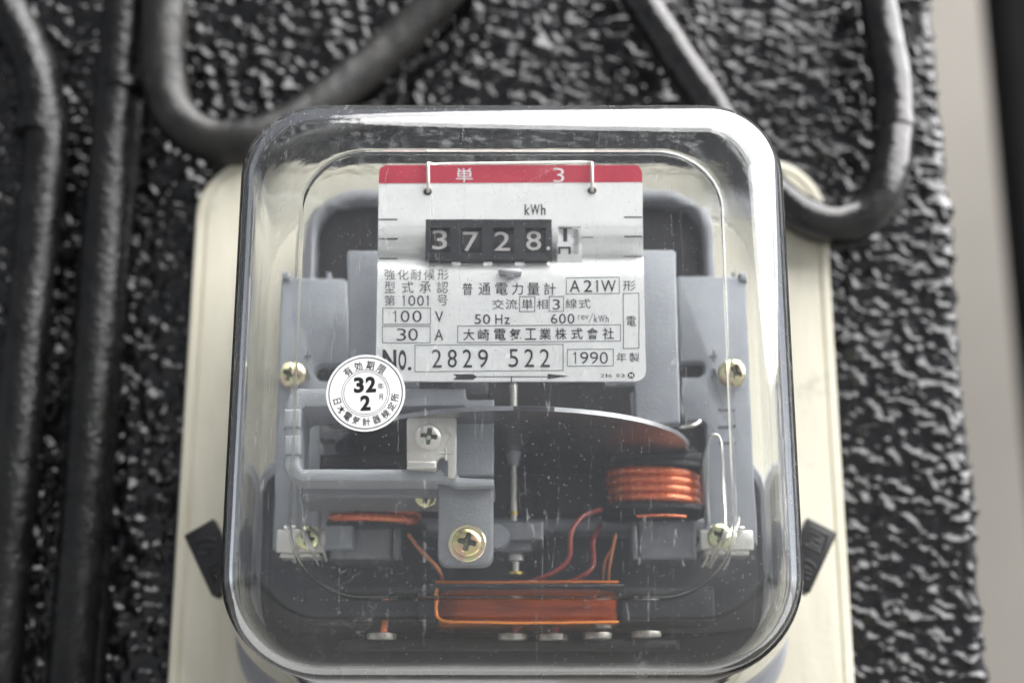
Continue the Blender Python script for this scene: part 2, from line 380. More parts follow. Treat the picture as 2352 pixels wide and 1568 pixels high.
fs += [[a+k, a+(k+1) % n, b+(k+1) % n, b+k] for k in range(n)]
cover = mesh('cover', vs, fs, M_glass, meter, True, 'clear rounded plastic cover, dusty, with dried water marks'); fixn(cover.data)

# base: upper dark tray and grey lower body
def ringloops(name, x0, x1, zb_, zt_, rad, prof, mt, parent, label=None):
    vs, fs = [], []
    L = [[(a, y, b) for a, b in rrect(x0+d, x1-d, zb_+d, zt_-d, [max(.4, r-d) for r in rad], 12)] for d, y in prof]; n = len(L[0])
    for l in L: vs += l
    for i in range(len(L)-1): fs += [[i*n+k, i*n+(k+1) % n, (i+1)*n+(k+1) % n, (i+1)*n+k] for k in range(n)]
    fs += [[(len(L)-1)*n+k for k in range(n)], list(range(n))[::-1]]
    o = mesh(name, vs, fs, mt, parent, 35, label); fixn(o.data); return o
bx0, bx1 = PX(686, 700, 88), PX(1654, 700, 88)
ringloops('base_tray', bx0, bx1, PZ(1240, 88)+2, PZ(418, 88), (17, 17, 4, 4), [(0, 117.7), (0, 90), (.6, 88.6), (1.6, 88), (3.0, 88), (3.8, 88.6), (4.2, 90), (4.4, 94), (7, 94)], M_bed, meter, 'recessed back of the meter with rounded top corners')
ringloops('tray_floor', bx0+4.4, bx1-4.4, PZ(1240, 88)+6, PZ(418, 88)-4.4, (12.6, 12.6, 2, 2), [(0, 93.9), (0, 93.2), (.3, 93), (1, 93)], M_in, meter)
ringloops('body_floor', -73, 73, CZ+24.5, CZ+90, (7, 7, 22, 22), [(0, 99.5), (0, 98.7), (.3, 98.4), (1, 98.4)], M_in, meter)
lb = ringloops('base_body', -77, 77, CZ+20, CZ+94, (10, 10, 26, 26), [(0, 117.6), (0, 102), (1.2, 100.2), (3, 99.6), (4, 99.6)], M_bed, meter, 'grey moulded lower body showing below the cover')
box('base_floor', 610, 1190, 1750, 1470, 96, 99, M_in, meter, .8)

# ---- nameplate
PR = [(380, 22.0), (400, 22), (520, 22), (545, 22.5), (562, 23.7), (576, 25.6), (586, 27.4), (591, 28.0), (595, 27.6), (600, 26.2), (607, 24.8), (616, 23.8), (630, 23.2), (650, 23.0), (880, 24.6)]
def yprof(py):
    if py <= PR[0][0]: return PR[0][1]
    for (a, ya), (b, yb) in zip(PR, PR[1:]):
        if py <= b: return ya+(yb-ya)*(py-a)/(b-a)
    return PR[-1][1]
def onplate(px, py, off=.08):
    return P(px, py, yprof(py)-off)
def xedge(py):
    l = np.interp(py, [380, 430, 590, 880], [871, 870.5, 869, 862.5]); r_ = np.interp(py, [380, 430, 590, 880], [1473, 1475, 1477, 1484])
    top, bot = 382, 877
    def cut(py, r, yc, up):
        d = (yc-py) if up else (py-yc)
        return r-math.sqrt(max(0, r*r-d*d)) if d > 0 else 0
    return l+cut(py, 18, top+18, True)+cut(py, 8, bot-8, False), r_-cut(py, 18, top+18, True)-cut(py, 26, bot-26, False)
rows = sorted(set([382, 382.6, 384, 387, 391, 395, 400, 423.5, 450, 480, 506.5, 520, 523, 532, 540, 548, 555, 562, 569, 576, 583, 586, 588, 591, 594, 597, 600, 604, 608, 612, 617, 623, 630, 640, 650, 700, 780, 840, 851, 857, 863, 868, 872, 875, 876.4, 877]))
colsx = [None, 900, 978, 1120, 1267, 1282, 1333, 1400, None]
vs, fs = [], []
for off, back in ((0, 0), (.9, 1)):
    for py in rows:
        l, r_ = xedge(py)
        for c in colsx:
            x = (l if c is None and len(vs) % len(colsx) == 0 else r_ if c is None else c)
            p = P(x, py, yprof(py)); vs.append((p.x, p.y+off, p.z))
nc = len(colsx); nr = len(rows); half = nc*nr
def hole(i, j):
    ym = (rows[i]+rows[i+1])/2
    return (508 < ym < 597 and j in (2, 3)) or (523 < ym < 586.5 and j == 5)
for i in range(nr-1):
    for j in range(nc-1):
        if hole(i, j): continue
        q = [i*nc+j, (i+1)*nc+j, (i+1)*nc+j+1, i*nc+j+1]
        fs.append(q); fs.append([k+half for k in q[::-1]])
        for (di, dj, e) in ((-1, 0, (q[3], q[0])), (1, 0, (q[1], q[2])), (0, -1, (q[0], q[1])), (0, 1, (q[2], q[3]))):
            ii, jj = i+di, j+dj
            if ii < 0 or jj < 0 or ii >= nr-1 or jj >= nc-1 or hole(ii, jj): fs.append([e[1], e[0], e[0]+half, e[1]+half])
plate = mesh('nameplate', vs, fs, M_plate, meter, 35, 'white printed nameplate with a red band across its top')
def rowstrip(r0, r1, x0=None, x1=None, off=.08, steps=8):
    vs, fs = [], []
    for i in range(steps+1):
        py = r0+(r1-r0)*i/steps; l, r_ = xedge(py)
        vs += [onplate(l if x0 is None else x0, py+(1.5 if x0 is None and r1 > 415 and i == steps else 0), off), onplate(r_ if x1 is None else x1, py-(1.5 if x0 is None and i == steps else 0), off)]
    for i in range(steps): fs.append([2*i, 2*i+2, 2*i+3, 2*i+1])
    return vs, fs
vs, fs = rowstrip(382.3, 423, steps=24)
mesh('red_band', vs, fs, M_red, plate)
ink, white = Bag(), Bag()
def A2(x, y): return ((x/1.96+1450)/1.7415, (y/1.96+1000)/1.7415)      # reading coordinates of the lower plate
def A1(x, y): return ((x/1.96+1450)/1.7415, (y/1.96+600)/1.7415)
def put(bag, txt, x0, x1, y0, y1, cv=A2, bold=0, off=.09, surf=onplate):
    if txt == '1':
        w_ = 10+bold*300; line(bag, x1-w_/2, y0, x1-w_/2, y1, w_, cv, off); line(bag, x1-w_/2, y0+w_*.6, x0+4, y0+(x1-x0)*.75, w_*.85, cv, off+.004); return
    v, f = glyph(txt, bold); bag.add([surf(*cv(x0+(x1-x0)*a, y1+(y0-y1)*b), off) for a, b in v], f)
def row(bag, txt, cells, y0, y1, cv=A2, bold=0, off=.09):
    for ch, (a, b) in zip(txt, cells): put(bag, ch, a, b, y0, y1, cv, bold, off)
def line(bag, x0, y0, x1, y1, t=5, cv=A2, off=.09):
    a = Vector((x0, y0)); b = Vector((x1, y1)); d = (b-a).normalized(); nn = Vector((-d.y, d.x))*t/2; k = 4
    vs = []
    for i in range(k+1):
        p = a+(b-a)*i/k
        vs += [onplate(*cv(*(p+nn)), off), onplate(*cv(*(p-nn)), off)]
    bag.add(vs, [[2*i, 2*i+1, 2*i+3, 2*i+2] for i in range(k)])
def frame(x0, x1, yl0, yl1, yr0=None, yr1=None, t=5):
    yr0 = yl0 if yr0 is None else yr0; yr1 = yl1 if yr1 is None else yr1; h = t/2
    line(ink, x0-h, yl0, x1+h, yr0, t); line(ink, x0-h, yl1, x1+h, yr1, t)
    line(ink, x0, yl0+h, x0, yl1-h, t); line(ink, x1, yr0+h, x1, yr1-h, t)
row(ink, '強化耐候形', [(175, 258), (280, 362), (382, 462), (485, 568), (590, 675)], 160, 243, bold=-.004)
row(ink, '型式承認', [(175, 258), (310, 400), (448, 538), (585, 672)], 255, 345, bold=-.004)
put(ink, '第', 175, 258, 362, 445, bold=-.004); put(ink, '号', 588, 668, 362, 443, bold=-.004)
row(ink, '1001', [(312, 332), (360, 415), (430, 482), (498, 519)], 364, 445, bold=-.004)
frame(162, 535, 463, 590); row(ink, '100', [(238, 266), (300, 370), (392, 465)], 482, 573, bold=-.004); put(ink, 'V', 570, 635, 488, 575, bold=.008)
frame(159, 533, 605, 735); row(ink, '30', [(270, 345), (360, 435)], 622, 718, bold=-.004); put(ink, 'A', 565, 635, 628, 715, bold=.008)
row(ink, '普通電力量計', [(785, 862), (912, 1005), (1042, 1138), (1170, 1258), (1292, 1388), (1420, 1515)], 265, 360, bold=.002)
frame(1597, 2013, 228, 353, 222, 348); row(ink, 'A21W', [(1622, 1705), (1732, 1800), (1825, 1845), (1868, 1985)], 244, 338, bold=.006)
put(ink, '形', 2042, 2138, 248, 326)
row(ink, '交流', [(1018, 1110), (1122, 1215)], 395, 472); frame(1231, 1350, 374, 490, 374, 490); put(ink, '単', 1248, 1335, 392, 475)
put(ink, '相', 1365, 1452, 395, 470); frame(1463, 1574, 373, 488); put(ink, '3', 1490, 1547, 395, 475, bold=.006)
row(ink, '線式', [(1590, 1680), (1695, 1785)], 390, 466)
row(ink, '50', [(880, 930), (945, 1000)], 512, 588, bold=.003); put(ink, 'H', 1042, 1098, 512, 588, bold=.003); put(ink, 'z', 1113, 1155, 536, 588, bold=.003)
row(ink, '600', [(1475, 1528), (1540, 1594), (1606, 1660)], 507, 585, bold=.003)
row(ink, 'rev', [(1690, 1706), (1712, 1740), (1744, 1770)], 518, 553, bold=-.004); line(ink, 1772, 580, 1806, 500, 4)
row(ink, 'kWh', [(1815, 1843), (1848, 1898), (1905, 1928)], 518, 574, bold=.006)
frame(746, 2020, 604, 733, 593, 720)
for i, (ch, cx_) in enumerate(zip('大崎電氣工業株式會社', (835, 950, 1078, 1198, 1318, 1432, 1555, 1680, 1802, 1925))):
    s_ = -(cx_-835)*.009; put(ink, ch, cx_-45, cx_+45, 626+s_, 716+s_, bold=.012)
put(ink, 'N', 160, 268, 788, 950, bold=.035); put(ink, 'O', 284, 345, 788, 950, bold=.04); put(ink, '.', 357, 385, 922, 950, bold=.0)
frame(413, 1572, 753, 960, 746, 950)
row(ink, '2829', [(545, 622), (668, 742), (785, 860), (905, 985)], 785, 928, bold=.002)
row(ink, '522', [(1145, 1222), (1268, 1345), (1390, 1468)], 782, 925, bold=.002)
frame(1604, 1964, 786, 917, 783, 914); row(ink, '1990', [(1648, 1674), (1705, 1768), (1782, 1845), (1858, 1922)], 805, 898, bold=-.004)
row(ink, '年製', [(1990, 2066), (2090, 2168)], 812, 884)
frame(2043, 2165, 350, 780, 346, 776); put(ink, '電', 2068, 2142, 526, 603)
pts = [(712, 980), (868, 978), (900, 999), (868, 1021), (712, 1022), (738, 1000)]
ink.add([onplate(*A2(*p), .09) for p in pts], [list(range(6))]); line(ink, 890, 999, 1460, 999, 7)
ink.add([onplate(*A2(*p), .1) for p in [(1450, 976), (1615, 993), (1450, 1018)]], [[0, 1, 2]]); line(ink, 1168, 1002, 1168, 1046, 8)
row(ink, '216', [(1866, 1893), (1902, 1916), (1925, 1953)], 976, 1003); row(ink, '03', [(1988, 2015), (2025, 2054)], 976, 1003)
ink.add([onplate(*A2(2105+27*math.cos(i*math.pi/10), 988+25*math.sin(i*math.pi/10)), .09) for i in range(20)], [list(range(20))])
put(white, 'M', 2091, 2119, 974, 1002, bold=.03, off=.13)
# upper plate
row(ink, 'kWh', [(1270, 1312), (1316, 1388), (1397, 1434)], 436, 520, A1, bold=.02)
for y in (555, 707, 860): line(ink, 131, y, 277, y, 11, A1)
for y, t_ in ((537, 11), (688, 11), (845, 5)): line(ink, 2048, y, 2190, y, t_, A1)
line(ink, 1718, 694, 1812, 694, 6, A1)
put(white, '単', 732, 864, 154, 262, A1, .0, .13); put(white, '3', 1496, 1580, 154, 262, A1, -.012, .13)
for (hx, hy) in ((513, 338), (1798, 328)):
    ink.add([onplate(*A1(hx+35*math.cos(i*math.pi/9), hy+28*math.sin(i*math.pi/9)), .09) for i in range(18)], [list(range(18))])
ink.build('lettering', M_ink, plate, label='black printed lettering and frames', kind='stuff'); white.build('lettering', M_white, plate, label='white printed characters', kind='stuff')
# hanging wire at the top of the plate and the small tab in the middle
wb = Bag()
for x_, s_ in ((984, 1), (1359.5, -1)):
    pth = [P(x_, 444, 22.6), P(x_, 440, 21.2), P(x_, 420, 20.6), P(x_-.5, 385, 20.4), P(x_, 376, 21.0)]
    wb.add(*tube_geo(spline(pth, .4), .42, 10))
wb.add(*tube_geo(spline([P(984, 377, 22.0), P(998, 382, 23), P(1010, 380, 23.6), P(1170, 377, 23.6), P(1340, 374, 23.6), P(1352, 377, 23), P(1359, 376, 22)], .6), .55, 10))
wb.build('hanger_wire', M_silver, meter, 50, 'bright bent wire over the top of the nameplate')
tb = Bag()
q = [A2(1065, 165), A2(1085, 152), A2(1230, 152), A2(1252, 168), A2(1240, 200), A2(1185, 205), A2(1180, 226), A2(1130, 226), A2(1125, 205), A2(1078, 200)]
prism('clip_tab', q, 21.6, 24.0, M_alu, meter, .35)

# ---- register
reg = None
def regsurf(px, py, off): return P(px, py, 22.4-off)
xs = [977.5, 988, 1034, 1061, 1107, 1134, 1180, 1207, 1253, 1268]; ys = [507, 526, 583, 599]
vs, fs = [], []
for off in (0, 1.6):
    for y in ys:
        for x in xs: vs.append(P(x, y, 22.2)+Vector((0, off + (0), 0)))
nc = len(xs); half = nc*len(ys)
def rh(i, j): return i == 1 and j in (1, 3, 5, 7)
for i in range(3):
    for j in range(nc-1):
        if rh(i, j): continue
        q = [i*nc+j, (i+1)*nc+j, (i+1)*nc+j+1, i*nc+j+1]; fs.append(q)
        for (di, dj, e) in ((-1, 0, (q[3], q[0])), (1, 0, (q[1], q[2])), (0, -1, (q[0], q[1])), (0, 1, (q[2], q[3]))):
            ii, jj = i+di, j+dj
            if ii < 0 or jj < 0 or ii > 2 or jj >= nc-1 or rh(ii, jj): fs.append([e[1], e[0], e[0]+half, e[1]+half])
reg = mesh('register', vs, fs, M_reg, meter, False, 'black counter window showing 3 7 2 8')
zc_ = PZ(552, 23)
def wheelY(z, Yf, Rw=11.0): return Yf+Rw-math.sqrt(max(.1, Rw*Rw-(z-zc_)**2))
def wheel(x0, x1, mt, Yf=23.3, name='digit_wheel'):
    a, b = PX(x0, 552, Yf), PX(x1, 552, Yf); vs, fs = lathe_geo((a, Yf+11.0, zc_), (1, 0, 0), [(11, 0), (11, b-a)], 64)
    o = mesh(name, vs, fs, mt, reg, 25); fixn(o.data); return o
dg = Bag()
def dsurf(px, py, off, Yf=23.3):
    p = P(px, py, Yf); return Vector((p.x, Yf-off, p.z))
for k, (ch, gx0, gx1, gy0, gy1) in enumerate((('3', 548, 665, 640, 790), ('7', 788, 912, 652, 805), ('2', 1035, 1158, 652, 800), ('8', 1283, 1400, 645, 796))):
    wheel(985+73*k, 1037+73*k, M_reg)
    v, f = glyph(ch, .004); dg.add([dsurf(*A1(gx0+(gx1-gx0)*a, gy1+(gy0-gy1)*b), .1) for a, b in v], f)
dg.add([P(*A1(1455+15*math.cos(i*math.pi/6), 780+15*math.sin(i*math.pi/6)), 22.1) for i in range(12)], [list(range(12))])
dg.build('numerals', M_numeral, reg)
wheel(1279, 1336, M_plate, 23.6)
tk = Bag()
def bxs(x0, x1, y0, y1, off=.1):
    v = []; k = 4
    for i in range(k+1):
        y = y0+(y1-y0)*i/k; v += [dsurf(*A1(x0, y), off, 23.6), dsurf(*A1(x1, y), off, 23.6)]
    tk.add(v, [[2*i, 2*i+2, 2*i+3, 2*i+1] for i in range(k)])
bxs(1572, 1604, 618, 728); bxs(1535, 1640, 608, 628)
bxs(1532, 1632, 768, 784); bxs(1532, 1550, 784, 826); bxs(1614, 1634, 784, 826)
for i in range(17): bxs(1655 if i % 5 else 1640, 1692, 632+i*11.6, 636+i*11.6)
tk.build('numerals', M_ink, reg, label='black half turned figure and scale marks on the white tenths wheel')
rb = Bag()
box('register_housing', 962, 512, 1345, 590, 29.5, 46, M_reg, meter, .3)

# ---- gearing dark frame + grey cast plates
def gplate(pts, Y0, Y1, name='frame_plate', mt=None, bev=.7, label=None): return prism(name, pts, Y0, Y1, mt or M_grey, meter, bev, label)
gplate([(797, 583)]+[(800, 577), (868, 577), (960, 577), (960, 885), (868, 885), (803, 880)], 45, 49)
gplate([(1390, 575), (1545, 575), (1552, 580), (1562, 972), (1460, 975), (1456, 880), (1390, 880)], 45, 49)
gplate([(642, 645), (648, 639), (788, 641), (800, 650), (806, 838), (742, 838)]+arc_px(742, 857, 19, -90, -270, 6)[1:-1]+[(742, 876), (808, 876), (812, 940), (812, 1260), (622, 1260), (628, 1066)], 66, 70)
gplate([(1553, 642), (1560, 636), (1712, 636), (1721, 642), (1738, 1090), (1748, 1250), (1600, 1262), (1622, 1200), (1616, 1130), (1612, 1065), (1622, 1020), (1622, 975)]+[(1616, 968), (1570, 968), (1563, 900), (1564, 868), (1606, 868), (1618, 858), (1618, 838), (1608, 832), (1562, 832)], 66, 70)
for x_, y_ in ((755, 636), (1686, 636)): box('locating_pin', x_-5, y_-10, x_+5, y_+6, 70.5, 74, M_grey, meter, .2)
for px_, py_ in ((655, 632), (1713, 634)): box('corner_lug', px_-12, py_-7, px_+12, py_+12, 65, 71, M_grey, meter, .6)
# cross beam between plates, dark
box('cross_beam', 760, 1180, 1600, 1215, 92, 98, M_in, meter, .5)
# light rails beside columns
tube('guide_rod', [P(1453, 905, 50), P(1459, 975, 50)], .9, M_alu, meter, 10)
box('bearing_bridge', 1040, 870, 1120, 905, 60, 72, M_greylo, meter, .5)

# embossed marks on the plates: plus and triangle
em = Bag()
def bar3(a, b, Y, t=.35): em.add(*tube_geo([P(*a, Y), P(*b, Y)], t, 6))
for cx_ in (706, 1640):
    bar3((cx_, 806), (cx_, 832), 66.0); bar3((cx_-10, 820), (cx_+10, 820), 66.0); bar3((cx_-6, 872), (cx_, 848), 66); bar3((cx_, 848), (cx_+8, 872), 66)
for y_ in (942, 981, 1018): bar3((1650, y_), (1682, y_), 66)
em.build('embossed_marks', M_greylo, meter, kind='stuff')

# ---- magnet bracket (front left)
Yb0, Yb1 = 30, 50
outl = [(1068, 893), (1070, 914), (1076, 918), (1135, 918), (1135, 940), (1072, 940), (1064, 934), (700, 936), (690, 944), (688, 1066), (694, 1077), (1006, 1077), (1016, 1081), (1022, 1091), (1052, 1091), (1056, 1096), (1135, 1100), (1135, 1118), (1050, 1120), (1030, 1110), (1006, 1106), (690, 1106), (668, 1096), (652, 1072), (654, 1000), (656, 935), (668, 906), (684, 893)]
prism('magnet_bracket', outl, Yb0, Yb1, M_light, meter, .9)
# segments of the left upright
for y0_, y1_ in ((940, 984), (1000, 1046)): box('bracket_pad', 652, y0_, 690, y1_, 29.2, 34, M_light, meter, .7)
box('bracket_plate', 1000, 960, 1134, 1094, 33, 38, M_grey, meter, .6)
box('magnet', 735, 965, 925, 1010, 62, 84, M_greylo, meter, .8)
box('magnet', 735, 1042, 1000, 1076, 56, 84, M_in, meter, .8)
box('bracket_back', 690, 1100, 1008, 1142, 40, 60, M_mid, meter, .8)
prism('screw_tab', [(1006, 1108), (1134, 1108), (1133.5, 1270)]+arc_px(1108, 1276, 25, 0, 90, 5)+arc_px(1030, 1276, 25, 90, 180, 5), 33, 36, M_mid, meter, .8)
# silver adjusting plate
prism('adjusting_plate', [(943, 957), (1041, 957), (1049, 965), (1049, 1090), (1043, 1100), (1033, 1100), (1029, 1094), (1029, 1064)]+arc_px(1017, 1064, 12, -20, -170, 6)+[(1004, 1078), (1000, 1082), (935, 1078), (934, 966)], 27, 28.2, M_silver, meter, .25)
box('plate_foot', 935, 1060, 1003, 1078, 25.9, 26.9, M_silver, meter, .3)
em2 = Bag()
for a_, b_ in (((1024, 1030), (1024, 1058)), ((1008, 1042), (1040, 1042)), ((1024, 986), (1036, 1004)), ((1036, 1004), (1026, 1022)), ((1024, 986), (1024, 1000))):
    em2.add(*tube_geo([P(*a_, 27), P(*b_, 27)], .28, 6))
em2.build('embossed_marks', M_silver, meter, kind='stuff')

# ---- screws: domed head with a real cross recess
SM = [1.0]
M_recess = mat('screw_recess_shade', (.10, .12, .07), .4, .7)  # shade inside the cross recess, put into the colour as dark green
def screw_mesh():
    """pan head of radius 1 facing -y, its cross recess sunk into the dome"""
    nr, na = 30, 96; vs = [(0, .2, 0)]; fs = []
    def sst(a, b, x): t = min(1, max(0, (x-a)/(b-a))); return t*t*(3-2*t)
    for i in range(1, nr+1):
        rr_ = (i/nr)
        for k in range(na):
            a = 2*math.pi*k/na; x, z = rr_*math.cos(a), rr_*math.sin(a)
            y = .12-.34*math.sqrt(max(0, 1-rr_**3.2))
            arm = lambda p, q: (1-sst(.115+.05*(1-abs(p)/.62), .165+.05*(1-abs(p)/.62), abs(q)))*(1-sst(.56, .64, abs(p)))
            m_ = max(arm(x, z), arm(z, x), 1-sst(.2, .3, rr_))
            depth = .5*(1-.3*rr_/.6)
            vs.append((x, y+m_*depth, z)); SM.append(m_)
    for k in range(na):
        fs.append([0, 1+k, 1+(k+1) % na])
    for i in range(nr-1):
        for k in range(na): fs.append([1+i*na+k, 1+(i+1)*na+k, 1+(i+1)*na+(k+1) % na, 1+i*na+(k+1) % na])
    o = len(vs)-na
    for d, rr_ in ((.34, 1.0), (.46, .97)):
        for k in range(na): a = 2*math.pi*k/na; vs.append((rr_*math.cos(a), d, rr_*math.sin(a)))
    for i in (0, 1):
        for k in range(na): fs.append([o+i*na+k, o+(i+1)*na+k, o+(i+1)*na+(k+1) % na, o+i*na+(k+1) % na])
    fs.append([o+2*na+k for k in range(na)])
    return [Vector(v) for v in vs], fs
SV, SF = screw_mesh(); SM += [0]*(len(SV)-len(SM))
def screw(px, py, Y, rpx, mt, rot=0, washer=None, name='screw', label=None):
    c = P(px, py, Y); s = rpx*(Y-CY)/3450
    mt_ = Matrix.Rotation(R(rot), 3, 'Y')
    o = mesh(name, [c+(mt_ @ v)*s for v in SV], SF, mt, meter, 38, label)
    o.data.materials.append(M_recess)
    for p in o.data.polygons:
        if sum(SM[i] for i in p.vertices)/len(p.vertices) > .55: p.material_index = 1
    if washer:
        wv, wf = lathe_geo(c+Vector((0, .35*s, 0)), (0, 1, 0), [(s*1.27, .12*s), (s*1.27, .0), (s*1.2, -.06*s), (s*.6, -.06*s)], 32)
        ws = mesh('washer', wv, wf, washer, o, 35); fixn(ws.data)
    return o
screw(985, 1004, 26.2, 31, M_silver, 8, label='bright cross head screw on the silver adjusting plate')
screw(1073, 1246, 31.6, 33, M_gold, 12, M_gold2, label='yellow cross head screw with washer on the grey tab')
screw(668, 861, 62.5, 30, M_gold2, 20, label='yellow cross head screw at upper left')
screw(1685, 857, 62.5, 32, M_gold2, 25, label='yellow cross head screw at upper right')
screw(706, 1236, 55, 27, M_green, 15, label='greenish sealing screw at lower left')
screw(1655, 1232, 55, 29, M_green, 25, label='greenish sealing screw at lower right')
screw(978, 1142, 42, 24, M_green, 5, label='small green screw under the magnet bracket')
# sealing clips
for k, (x0_, x1_, yy0, yy1) in enumerate(((636, 747, 1217, 1268), (1609, 1734, 1218, 1262))):
    box('sealing_clip', x0_, yy0, x1_, yy1, 59, 60.2, M_silver, meter, .2)
    box('clip_flange', x0_+8, yy1+3, x1_-12, yy1+12, 60.5, 66, M_silver, meter, .2)
    for q in (0, 1): tube('clip_pin', [P(x0_+22+q*60, yy0-5, 58), P(x0_+40+q*60, yy0-4, 58)], .5, M_silver, meter, 8)
# sealing wires
def wr(pts, r=.36, Yd=None): tube('sealing_wire', [P(*p) for p in pts], r, M_wire, meter, 7, .8)
wr([(1627, 1204, 60), (1624, 1120, 61), (1625, 1030, 61), (1632, 1006, 61), (1643, 1000, 61), (1655, 1006, 61), (1661, 1030, 61), (1664, 1120, 61), (1667, 1225, 58), (1640, 1275, 58), (1622, 1300, 60)])
wr([(1690, 1190, 60), (1684, 1212, 56), (1668, 1240, 54), (1652, 1268, 56), (1630, 1304, 60)])
wr([(1628, 1258, 57), (1622, 1282, 58), (1612, 1302, 60)]); wr([(1668, 1262, 57), (1671, 1285, 58), (1660, 1308, 60)])
wr([(678, 880, 60), (674, 1000, 58), (678, 1120, 57), (690, 1205, 54), (700, 1240, 53), (722, 1275, 56), (732, 1298, 60)])
wr([(700, 1060, 61), (698, 1180, 58), (706, 1216, 54)]); wr([(729, 1010, 64), (741, 1030, 64), (738, 1120, 62), (734, 1215, 57), (744, 1262, 57), (752, 1288, 60)])
wr([(680, 1255, 58), (683, 1275, 58), (678, 1290, 60)])
wr([(1558, 984, 50), (1575, 981, 49), (1598, 976, 49), (1606, 968, 50)], .5); wr([(740, 975, 50), (762, 980, 48), (790, 985, 48), (850, 992, 50)], .45)

for cx_, sg_ in ((706, 1), (1655, -1)):
    for q in range(3):
        wr([(cx_-sg_*14+q*5, 1210+q*4, 53), (cx_-sg_*4+q*3, 1236, 52.4), (cx_+sg_*(8+q*3), 1258, 53), (cx_+sg_*(20+q*2), 1280+q*5, 56)], .28)
# ---- disc, spindle, worm, bearing
dY, dR = 66.0, 46.4
dz = PZ(939, dY-dR)
mk = []
n = 160; vs = []; fs = []
for (r_, z_) in ((dR, .55), (dR, -.55), (dR-.6, -.62), (1.4, -.62), (1.4, .62), (dR-.6, .62)):
    for k in range(n): a = 2*math.pi*k/n; vs.append((r_*math.sin(a), dY-r_*math.cos(a), dz+z_))
for i in range(6):
    for k in range(n): j = (i+1) % 6; fs.append([i*n+k, i*n+(k+1) % n, j*n+(k+1) % n, j*n+k])
disc = mesh('rotor_disc', vs, fs, M_alu, meter, 30, 'aluminium rotor disc with a black mark on its rim'); fixn(disc.data)
vs = []; fs = []; a0, a1 = -.6, 11.5
for i in range(13):
    a = R(a0+(a1-a0)*i/12)+R(1)
    for z_ in (.5, -.5): vs.append(((dR+.06)*math.sin(a), dY-(dR+.06)*math.cos(a), dz+z_))
for i in range(12): fs.append([2*i, 2*i+1, 2*i+3, 2*i+2])
mesh('rim_mark', vs, fs, M_ink, disc)
sx = PX(1180, 1050, dY)
def zs(py): return PZ(py, dY)
lathe('spindle', (sx, dY, 0), (0, 0, 1), [(.75, zs(1196)), (.75, zs(885))], M_silver, meter, 14)
lathe('spindle_worm', (sx, dY, 0), (0, 0, 1), [(.8, zs(1072)), (1.3, zs(1066)), (2.0, zs(1040)), (2.1, zs(1037)), (4.0, zs(1035)), (4.0, zs(1031)), (1.9, zs(1027)), (1.6, zs(1014)), (.9, zs(1008))], M_grey, meter, 24)
lathe('spindle_ring', (sx, dY, 0), (0, 0, 1), [(.95, zs(1184)), (.95, zs(1176))], M_brass, meter, 14)
box('bearing_holder', 1130, 1196, 1247, 1240, 58, 74, M_mid, meter, .8)
box('bearing_foot', 1142, 1240, 1222, 1268, 61, 72, M_greylo, meter, .6)
lathe('bearing_boss', P(1140, 1232, 56), (0, 1, 0), [(0.1, -1), (3, -1), (3.3, 0), (3.3, 4)], M_grey, meter, 24)
lathe('bearing_screw', (sx+.6, 66, 0), (0, 0, 1), [(.5, PZ(1318, 66)), (.8, PZ(1310, 66)), (.8, PZ(1290, 66)), (1.9, PZ(1288, 66)), (1.9, PZ(1262, 66))], M_silver, meter, 16)
lathe('bearing_collar', (sx+.6, 66, 0), (0, 0, 1), [(1.9, PZ(1320, 66)), (1.9, PZ(1314, 66))], M_brass, meter, 16)

# ---- coils
def coil(cx_px, ypx, rx, ry, Yc, wire_r, name, label):
    root = None
    cxm = PX(cx_px, ypx[0], Yc-ry)
    for k, y_ in enumerate(ypx):
        z_ = PZ(y_, Yc-ry); pth = []
        for i in range(56):
            a = 2*math.pi*i/56
            pth.append(Vector((cxm+rx*math.copysign(abs(math.cos(a))**.8, math.cos(a))+.12*k, Yc+ry*math.copysign(abs(math.sin(a))**.8, math.sin(a)), z_+.5*math.cos(a)*(-1))))
        v, f = tube_geo(pth, wire_r, 12, True)
        if root is None: root = mesh(name, v, f, M_copper, meter, True, label)
        else: mesh('turn', v, f, M_copper, root, True)
    return root, cxm
cr, cxr = coil(1505, (1081, 1101, 1121, 1142), 11.6, 10.5, 76, 1.17, 'current_coil', 'copper coil of four thick turns at right')
cl_, cxl = coil(850, (1150, 1166, 1188), 11.6, 10.5, 72, 1.05, 'current_coil', 'copper coil at left, mostly hidden below the bracket')
for cxm, nm, yt, yb in ((cxr, 'r', 1063, 1161), (cxl, 'l', 1120, 1200)):
    for y_ in (yt, yb):
        z_ = PZ(y_, 64)
        vs, fs = [], []
        for zz_ in (z_-.6, z_+.6):
            for k in range(40): a = 2*math.pi*k/40; vs.append((cxm+14*math.copysign(abs(math.cos(a))**.6, math.cos(a)), 76+12.5*math.copysign(abs(math.sin(a))**.6, math.sin(a)), zz_))
        fs = [list(range(40))[::-1], list(range(40, 80))]+[[k, (k+1) % 40, 40+(k+1) % 40, 40+k] for k in range(40)]
        mesh('coil_flange', vs, fs, M_in, meter, 30)
    lathe('coil_core', (cxm, 76, PZ(yb, 64)), (0, 0, 1), [(9, 0), (9, PZ(yt, 64)-PZ(yb, 64))], M_in, meter, 24)
